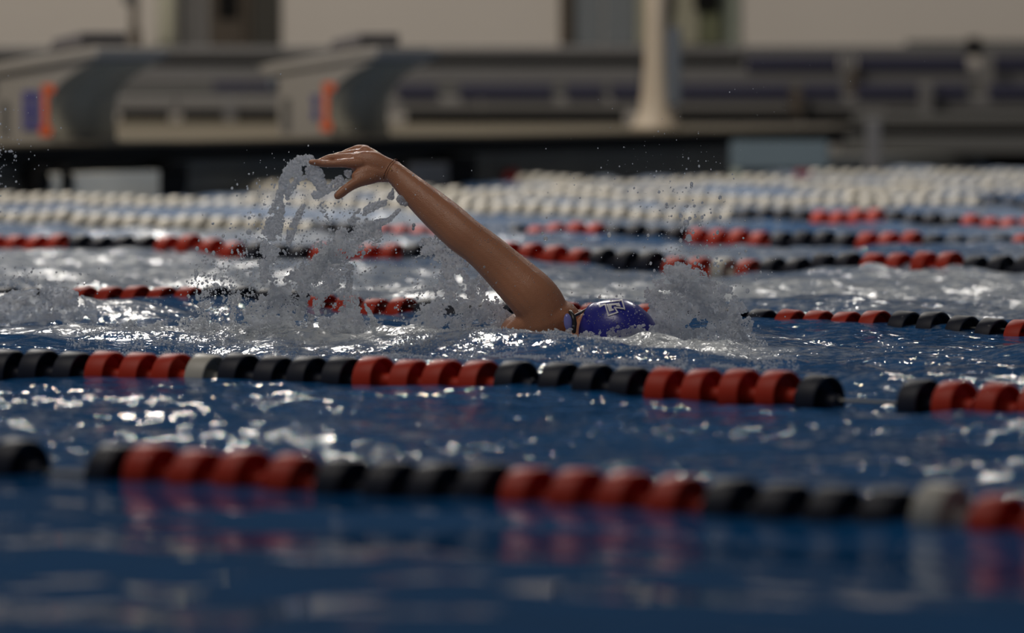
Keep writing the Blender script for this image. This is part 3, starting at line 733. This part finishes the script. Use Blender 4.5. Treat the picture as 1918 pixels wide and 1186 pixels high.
# ------------------------------------------------------------------ thrown water
def inside(poly, x, y):
    r = np.zeros(len(x), bool); n = len(poly)
    for i in range(n):
        x1, y1 = poly[i]; x2, y2 = poly[(i + 1) % n]
        c_ = ((y1 > y) != (y2 > y)) & (x < (x2 - x1) * (y - y1) / (y2 - y1 + 1e-9) + x1); r ^= c_
    return r
def at_np(px, py, Y):
    cx = (px - 959) / F; cy = (593 - py) / F; dy = CP + SP * cy; dz = -SP + CP * cy; t_ = Y / dy
    return np.stack([cx * t_, np.broadcast_to(Y, px.shape), H + dz * t_], -1)
class Splash:
    def __init__(s): s.p = []; s.r = []
    def add(s, px, py, Y, r):
        s.p.append(at_np(px, py, Y)); s.r.append(np.broadcast_to(r, px.shape).astype(float))
    def sheet(s, poly, Y0, step=2.3, thr=.42, nsc=26, rad=(.0020, .0042), damp=.05, seed=0, layers=1, soft=0):
        xs = [p[0] for p in poly]; ys = [p[1] for p in poly]
        for L_ in range(layers):
            gx, gy = np.meshgrid(np.arange(min(xs), max(xs), step), np.arange(min(ys), max(ys), step)); gx = gx.ravel() + RNG.normal(0, .5, gx.size); gy = gy.ravel() + RNG.normal(0, .5, gy.size)
            n1 = fbm(nsc, seed + L_ * 101, 4)(gx + 500, gy * .75 + 500); n2 = fbm(60, seed + 5 + L_ * 77, 3)(gx, gy); n3 = fbm(14, seed + 9 + L_ * 33, 2)(gx, gy)
            jx = (fbm(18, seed + 21, 3)(gx, gy) - .5) * 34; jy = (fbm(18, seed + 31, 3)(gx, gy) - .5) * 34      # ragged outline
            k = inside(poly, gx + jx, gy + jy) & (n1 > thr)
            gx, gy, n1, n2, n3 = gx[k], gy[k], n1[k], n2[k], n3[k]
            r = rad[0] + (rad[1] - rad[0]) * n3 ** 1.5 * RNG.uniform(.7, 1.2, len(gx))
            s.add(gx, gy, Y0 + (n2 - .5) * damp * 2 + L_ * .05 + (n3 - .5) * .012, r)
            sel = RNG.random(len(gx)) < .05                # beads riding on the sheet
            s.add(gx[sel] + RNG.normal(0, 2, sel.sum()), gy[sel] + RNG.normal(0, 2, sel.sum()), Y0 + (n2[sel] - .5) * damp * 2 - .004, RNG.uniform(.003, .0058, sel.sum()))
    def stroke(s, pts, Y0, rad=(.002, .0042), dens=.55, damp=.02, seed=0):
        # pts (px, py, half width px)
        c_ = np.array(spl(pts, 14)); L_ = 0
        for a, b in zip(c_, c_[1:]):
            l_ = math.hypot(*(b - a)[:2]); hw = (a[2] + b[2]) / 2; n = int(l_ * hw * 2 * dens) + 1
            t_ = RNG.random(n); off = RNG.uniform(-1, 1, n) * hw * RNG.uniform(.6, 1.15, n)
            nx_, ny_ = -(b - a)[1] / (l_ + 1e-6), (b - a)[0] / (l_ + 1e-6)
            x = a[0] + (b[0] - a[0]) * t_ + nx_ * off; y = a[1] + (b[1] - a[1]) * t_ + ny_ * off
            n1 = fbm(13, seed + 3, 3)(x, y); k = n1 > .36; x, y = x[k], y[k]
            s.add(x, y, Y0 + RNG.normal(0, .004, len(x)) + (fbm(30, seed, 2)(x, y) - .5) * damp * 2, RNG.uniform(rad[0], rad[1], len(x)))
    def beads(s, pts, Y0, n=12, r=(.0012, .0026), jit=1.5):  # a chain of beads, thin ligament
        c_ = np.array(spl(pts, n)); s.add(c_[:, 0] + RNG.normal(0, jit, len(c_)), c_[:, 1] + RNG.normal(0, jit, len(c_)), Y0 + RNG.normal(0, .004, len(c_)), RNG.uniform(r[0], r[1], len(c_)))
    def surf(s, poly, thr=.5, nsc=16, rad=(.0016, .0036), seed=0, n=9000, rise=.004):
        # froth lying on the water: scattered over the water plane itself
        xs = [p[0] for p in poly]; ys = [p[1] for p in poly]; gx = RNG.uniform(min(xs), max(xs), n); gy = RNG.uniform(min(ys), max(ys), n)
        nz = fbm(nsc, seed, 4)(gx * .6 + 300, gy * 1.6 + 300); k = inside(poly, gx, gy) & (nz > thr); gx, gy = gx[k], gy[k]
        cx = (gx - 959) / F; cy = (593 - gy) / F; dy = CP + SP * cy; dz = -SP + CP * cy; t_ = -H / dz
        X = cx * t_; Y = dy * t_; z = water_h(X, Y) + RNG.uniform(-.001, rise, len(X))
        s.p.append(np.stack([X, Y, z], -1)); s.r.append(RNG.uniform(rad[0], rad[1], len(X)))
    def build(s, name, label, voxel=.0017):
        P_ = np.concatenate(s.p); R_ = np.concatenate(s.r); print('SPLASH', name, len(P_))
        me = bpy.data.meshes.new(name + '_pts'); me.vertices.add(len(P_)); me.vertices.foreach_set('co', P_.astype(np.float32).ravel())
        a_ = me.attributes.new('rad', 'FLOAT', 'POINT'); a_.data.foreach_set('value', R_.astype(np.float32)); me.update()
        o_ = bpy.data.objects.new(name + '_pts', me); C.objects.link(o_)
        ng = bpy.data.node_groups.new('drops_to_sheet', 'GeometryNodeTree')
        ng.interface.new_socket('Geometry', in_out='INPUT', socket_type='NodeSocketGeometry'); ng.interface.new_socket('Geometry', in_out='OUTPUT', socket_type='NodeSocketGeometry')
        N = ng.nodes.new; i_ = N('NodeGroupInput'); ou = N('NodeGroupOutput')
        mp = N('GeometryNodeMeshToPoints'); pv = N('GeometryNodePointsToVolume'); vm = N('GeometryNodeVolumeToMesh'); na = N('GeometryNodeInputNamedAttribute')
        na.data_type = 'FLOAT'; na.inputs['Name'].default_value = 'rad'; pv.resolution_mode = 'VOXEL_SIZE'; pv.inputs['Voxel Size'].default_value = voxel
        vm.resolution_mode = 'GRID'; vm.inputs['Threshold'].default_value = .3; vm.inputs['Adaptivity'].default_value = .0
        L = ng.links.new; L(i_.outputs[0], mp.inputs['Mesh']); L(na.outputs[0], mp.inputs['Radius']); L(mp.outputs[0], pv.inputs['Points']); L(na.outputs[0], pv.inputs['Radius'])
        L(pv.outputs[0], vm.inputs['Volume']); L(vm.outputs[0], ou.inputs[0])
        md = o_.modifiers.new('g', 'NODES'); md.node_group = ng
        s2 = o_.modifiers.new('s', 'SMOOTH'); s2.factor = .5; s2.iterations = 2
        dg = bpy.context.evaluated_depsgraph_get(); dg.update()
        m2 = bpy.data.meshes.new_from_object(o_.evaluated_get(dg)); bpy.data.objects.remove(o_); m2.name = name
        print('  faces', len(m2.polygons)); m2.materials.clear()
        ob = link(name, m2, M['splash'], None, True); tag(ob, label, 'splash', kind='stuff'); return ob
CEN = SY + .02
# curtain falling from the hand
s = Splash()
s.stroke([(590, 300, 6), (575, 305, 16), (556, 318, 20), (543, 336, 17), (533, 358, 12), (524, 380, 11), (517, 405, 14), (510, 435, 17), (506, 465, 17), (500, 490, 14), (497, 515, 9), (494, 530, 6)], SY + .17, seed=1, dens=.75)
s.stroke([(578, 312, 10), (592, 328, 14), (600, 345, 10), (606, 360, 4)], SY + .16, seed=2, dens=.75)
s.stroke([(655, 318, 4), (645, 332, 9), (628, 346, 8), (608, 358, 6), (588, 372, 3)], SY + .15, seed=3, dens=.8)
s.stroke([(585, 297, 4), (578, 294, 5)], SY + .18, seed=8, dens=1)
s.stroke([(570, 384, 2), (560, 400, 5), (551, 420, 6), (544, 440, 7), (538, 460, 4)], SY + .16, seed=4, dens=.8)
s.stroke([(585, 368, 5), (600, 362, 8), (612, 356, 4)], SY + .15, seed=5, dens=.7)
s.beads([(600, 380), (606, 398), (618, 415), (616, 440), (610, 470), (606, 500)], SY + .16, 12, (.0016, .0042), 2.2)
s.beads([(606, 330), (614, 340), (618, 352)], SY + .15, 10, (.001, .0018), 2)
s.beads([(592, 306), (608, 318), (622, 316), (640, 318)], SY + .16, 9, (.001, .002), 3)
s.beads([(640, 372), (646, 390), (644, 405), (650, 420)], SY + .15, 12, (.0012, .0026), 1.5)
s.build('falling_water_curtain', 'curtain of clear water falling from the fingertips of the raised hand')
# central splash
s = Splash()
cen = [(650, 425), (672, 410), (706, 412), (716, 430), (706, 446), (676, 462), (654, 490), (650, 520), (662, 556), (700, 596), (722, 640), (470, 648), (430, 625), (452, 600), (478, 560), (486, 530), (500, 520), (530, 545), (560, 520), (585, 480), (610, 450)]
s.sheet(cen, CEN + .06, 2.2, .40, 30, seed=20, damp=.06)
s.sheet([(600, 470), (660, 440), (700, 430), (660, 480), (655, 560), (690, 600), (600, 640), (470, 640), (440, 620), (500, 560)], CEN + .0, 2.6, .54, 22, seed=40, damp=.05)
s.stroke([(655, 418, 6), (672, 402, 7), (690, 392, 7), (708, 384, 7), (724, 380, 5)], SY + .10, seed=6, dens=.7)
s.stroke([(728, 372, 4), (742, 362, 10), (752, 372, 10), (762, 384, 4)], SY + .10, seed=7, dens=.85)
s.stroke([(690, 430, 8), (710, 418, 7), (728, 412, 4), (748, 392, 2)], SY + .10, seed=9, dens=.6)
s.beads([(735, 400), (750, 386), (768, 380)], SY + .10, 8, (.001, .0018), 1)
s.stroke([(560, 600, 8), (570, 560, 8), (590, 520, 9), (612, 480, 8), (622, 455, 3)], CEN, seed=11, dens=.5)
s.stroke([(700, 640, 6), (704, 615, 6), (694, 590, 4), (684, 570, 2)], CEN - .03, seed=12, dens=.7)
for cx_, cy_, r_ in ((658, 580, 13), (640, 600, 9), (600, 585, 8)):
    s.beads([(cx_ + r_ * math.cos(a), cy_ + r_ * math.sin(a)) for a in np.linspace(0, 2 * PI, 12)], CEN - .04, 5, (.0014, .0024), .6)
s.build('arm_splash', 'tall ragged splash of water thrown up behind the raised arm')
s = Splash()
s.sheet([(776, 480), (782, 462), (800, 450), (821, 439), (845, 462), (885, 505), (925, 545), (958, 590), (950, 618), (900, 634), (790, 632), (765, 612), (790, 580), (812, 552), (826, 515), (820, 482)], CEN + .09, 2.2, .40, 24, seed=60, damp=.04)
s.sheet([(770, 560), (860, 560), (940, 600), (930, 640), (770, 640)], CEN + .03, 2.6, .52, 20, seed=66, damp=.04)
s.beads([(776, 484), (772, 498), (780, 490), (790, 482)], CEN + .08, 6, (.0012, .0022), 1.5)
s.build('armpit_splash', 'sheet of water hanging between the upper arm and the pool surface')
# left froth
s = Splash()
s.sheet([(365, 505), (380, 500), (400, 530), (440, 540), (470, 520), (490, 560), (470, 610), (430, 640), (380, 640), (370, 560)], CEN + .10, 2.6, .55, 18, seed=80, damp=.06)
s.sheet([(180, 622), (260, 600), (360, 596), (450, 600), (470, 650), (300, 652), (190, 640)], CEN + .10, 2.6, .47, 24, seed=84, damp=.05)
s.sheet([(470, 610), (720, 616), (860, 622), (930, 630), (860, 640), (720, 644), (480, 655)], CEN - .02, 2.5, .45, 20, seed=88, damp=.05)
s.beads([(470, 440), (462, 460), (458, 480)], CEN + .1, 8, (.0015, .003), 3)
s.surf([(150, 612), (420, 602), (700, 612), (900, 640), (900, 672), (600, 672), (200, 668), (60, 640)], .50, 18, seed=300, n=16000)
s.build('kick_froth', 'low churned froth at the water line left of the swimmer')
s = Splash()
s.sheet([(-20, 560), (20, 548), (60, 545), (110, 538), (160, 555), (182, 580), (180, 606), (-20, 610)], SY + .75, 2.4, .34, 26, seed=90, damp=.08, rad=(.003, .006))
s.build('distant_froth_mound', 'soft white mound of froth at the left edge')
# bow splash right of the cap
s = Splash()
bow = [(1208, 575), (1212, 545), (1222, 525), (1240, 512), (1244, 494), (1262, 492), (1290, 494), (1325, 508), (1352, 532), (1380, 562), (1396, 585), (1402, 610), (1422, 645), (1380, 655), (1280, 650), (1235, 632), (1222, 600)]
s.sheet(bow, SY + .02, 2.1, .34, 30, seed=100, damp=.07)
s.sheet([(1222, 560), (1260, 515), (1320, 530), (1370, 575), (1400, 635), (1300, 648), (1230, 630)], SY - .05, 2.6, .50, 18, seed=120, damp=.05)
s.stroke([(1250, 500, 4), (1290, 530, 4), (1330, 580, 4), (1370, 600, 4), (1400, 640, 3)], SY - .04, seed=130, dens=.7)
s.stroke([(1215, 560, 4), (1235, 540, 5), (1280, 536, 5), (1300, 520, 4)], SY - .04, seed=131, dens=.7)
s.build('bow_splash', 'rounded clear splash thrown up in front of the blue cap')
s = Splash()
s.sheet([(900, 622), (960, 628), (1000, 622), (1050, 624), (1085, 622), (1110, 616), (1130, 610), (1150, 620), (1190, 612), (1215, 606), (1250, 620), (1300, 640), (1430, 650), (1400, 664), (1200, 660), (1000, 650), (900, 640)], SY - .17, 2.2, .43, 16, seed=140, damp=.03)
s.surf([(760, 650), (1000, 640), (1250, 640), (1450, 645), (1500, 690), (1200, 700), (900, 690), (700, 680)], .48, 13, seed=310, n=16000)
s.build('head_froth', 'line of broken froth in the water just below the cap and shoulder')

# droplets -----------------------------------------------------------------
ico = bmesh.new(); bmesh.ops.create_icosphere(ico, subdivisions=2, radius=1); ico.verts.ensure_lookup_table()
IV2 = np.array([v.co[:] for v in ico.verts]); IF2 = np.array([[v.index for v in f.verts] for f in ico.faces]); ico.free()
ico = bmesh.new(); bmesh.ops.create_icosphere(ico, subdivisions=1, radius=1); ico.verts.ensure_lookup_table()
IV1 = np.array([v.co[:] for v in ico.verts]); IF1 = np.array([[v.index for v in f.verts] for f in ico.faces]); ico.free()
def drops(name, label, P_, R_, hi=False):
    IV, IF = (IV2, IF2) if hi else (IV1, IF1)
    n = len(P_); st = RNG.uniform(.85, 1.35, (n, 1)); sc = np.concatenate([np.ones((n, 2)), st], 1) * np.asarray(R_)[:, None]
    V = (IV[None] * sc[:, None, :] + np.asarray(P_)[:, None, :]).reshape(-1, 3).astype(np.float32)
    Fc = (IF[None] + (np.arange(n) * len(IV))[:, None, None]).reshape(-1, 3).astype(np.int32)
    me = bpy.data.meshes.new(name); me.vertices.add(len(V)); me.vertices.foreach_set('co', V.ravel()); me.loops.add(Fc.size); me.loops.foreach_set('vertex_index', Fc.ravel())
    me.polygons.add(len(Fc)); me.polygons.foreach_set('loop_start', np.arange(0, Fc.size, 3, dtype=np.int32)); me.update(calc_edges=True); me.polygons.foreach_set('use_smooth', np.ones(len(Fc), bool))
    return tag(link(name, me, M['splash']), label, 'droplets', kind='stuff')
def cloud(n, cx, cy, sx, sy, r0, r1, Y=CEN, sd=.08, pw=3):
    n = int(n * .9); r0 = r0 * 1.2; r1 = r1 * 1.12
    x = RNG.normal(cx, sx, n); y = RNG.normal(cy, sy, n); r = r0 + (r1 - r0) * RNG.random(n) ** pw
    k = y < 640; return at_np(x[k], y[k], Y + RNG.normal(0, sd, k.sum())), r[k]
def merge(L_): return np.concatenate([a for a, _ in L_]), np.concatenate([b for _, b in L_])
drops('spray_droplets', 'fine spray of droplets around the water falling from the hand', *merge([
    cloud(600, 560, 500, 60, 60, .0008, .0036), cloud(450, 640, 480, 50, 60, .0008, .0034), cloud(480, 500, 460, 30, 70, .0008, .0036),
    cloud(130, 575, 350, 32, 30, .0007, .0024), cloud(300, 700, 470, 60, 60, .0006, .0026), cloud(500, 480, 570, 80, 35, .0008, .0034),
    cloud(420, 415, 530, 35, 40, .0008, .0042), cloud(420, 820, 570, 60, 40, .0008, .0030), cloud(90, 720, 360, 60, 30, .0006, .0014)]))
drops('bow_droplets', 'scattered droplets flying above the cap and bow splash', *merge([
    cloud(260, 1290, 430, 45, 60, .0007, .0046, pw=4), cloud(200, 1200, 470, 130, 80, .0006, .0026, pw=3), cloud(140, 1230, 320, 90, 60, .0005, .0020),
    cloud(400, 1310, 540, 60, 45, .0008, .0036), cloud(260, 1130, 590, 60, 25, .0006, .0022), cloud(60, 1500, 230, 120, 80, .0004, .0012)]))
drops('edge_droplets', 'droplets in the air at the left edge of the picture', *merge([cloud(90, 5, 300, 18, 70, .001, .0042, Y=SY + .5), cloud(26, 60, 270, 30, 40, .0008, .0022, Y=SY + .4), cloud(200, 60, 530, 60, 20, .001, .004, Y=SY + .6)]), hi=False)
big = [(1285, 418, 6), (1275, 405, 4), (1292, 409, 3.5), (1022, 447, 4.5), (1016, 437, 2.5), (1141, 440, 4), (1214, 441, 3), (1290, 446, 6), (1400, 545, 4), (1397, 470, 3), (1385, 475, 2.5), (1155, 555, 2.5), (1123, 557, 3), (1315, 407, 3), (1349, 407, 3),
       (681, 474, 4.5), (678, 482, 3), (630, 468, 3), (466, 435, 5.5), (459, 452, 3.5), (449, 448, 2.5), (442, 443, 2.5), (400, 474, 3.5), (369, 466, 4), (383, 480, 3), (418, 442, 3), (545, 510, 3.5), (563, 590, 6), (592, 462, 3), (775, 422, 3.5), (774, 428, 3)]
drops('large_droplets', 'larger round droplets hanging in the air around the arm and cap', at_np(np.array([b[0] for b in big], float), np.array([b[1] for b in big], float), SY + RNG.normal(0, .03, len(big))), np.array([b[2] for b in big]) * pxm(SY), hi=True)
# beads of water clinging to skin and cap
vs = np.empty(len(bme.vertices) * 3, np.float32); bme.vertices.foreach_get('co', vs); vs = vs.reshape(-1, 3)
nn = np.empty(len(bme.vertices) * 3, np.float32); bme.vertices.foreach_get('normal', nn); nn = nn.reshape(-1, 3)
k = np.where((vs[:, 2] > .05) & (nn[:, 1] < .25) & (vs[:, 0] > at(880, 500, SY).x))[0]; k = RNG.choice(k, 330, False)
k2 = np.where((vs[:, 2] > .05) & (nn[:, 1] < .5) & (nn[:, 2] > .45) & (vs[:, 0] < at(1000, 500, SY).x))[0]; k2 = RNG.choice(k2, 380, False)
kk = np.concatenate([k, k2]); PP = [vs[kk]]; RR = [RNG.uniform(.0004, .0014, len(kk))]
cp = []; 
for _ in range(150):
    x, y = RNG.uniform(1092, 1222), RNG.uniform(560, 622); q = on_cap(x, y, .0004)
    if ((x - 1153) / 72) ** 2 + ((y - 627) / 66) ** 2 < .95: cp.append(q[:])
PP.append(np.array(cp)); RR.append(RNG.uniform(.0006, .0017, len(cp)))
o = drops('skin_beads', '', np.concatenate(PP), np.concatenate(RR)); o.parent = sw; o.name = 'water_beads'
for q in ('label', 'category'):
    if q in o: del o[q]
print('TRIS', sum(len(m_.polygons) for m_ in bpy.data.meshes))
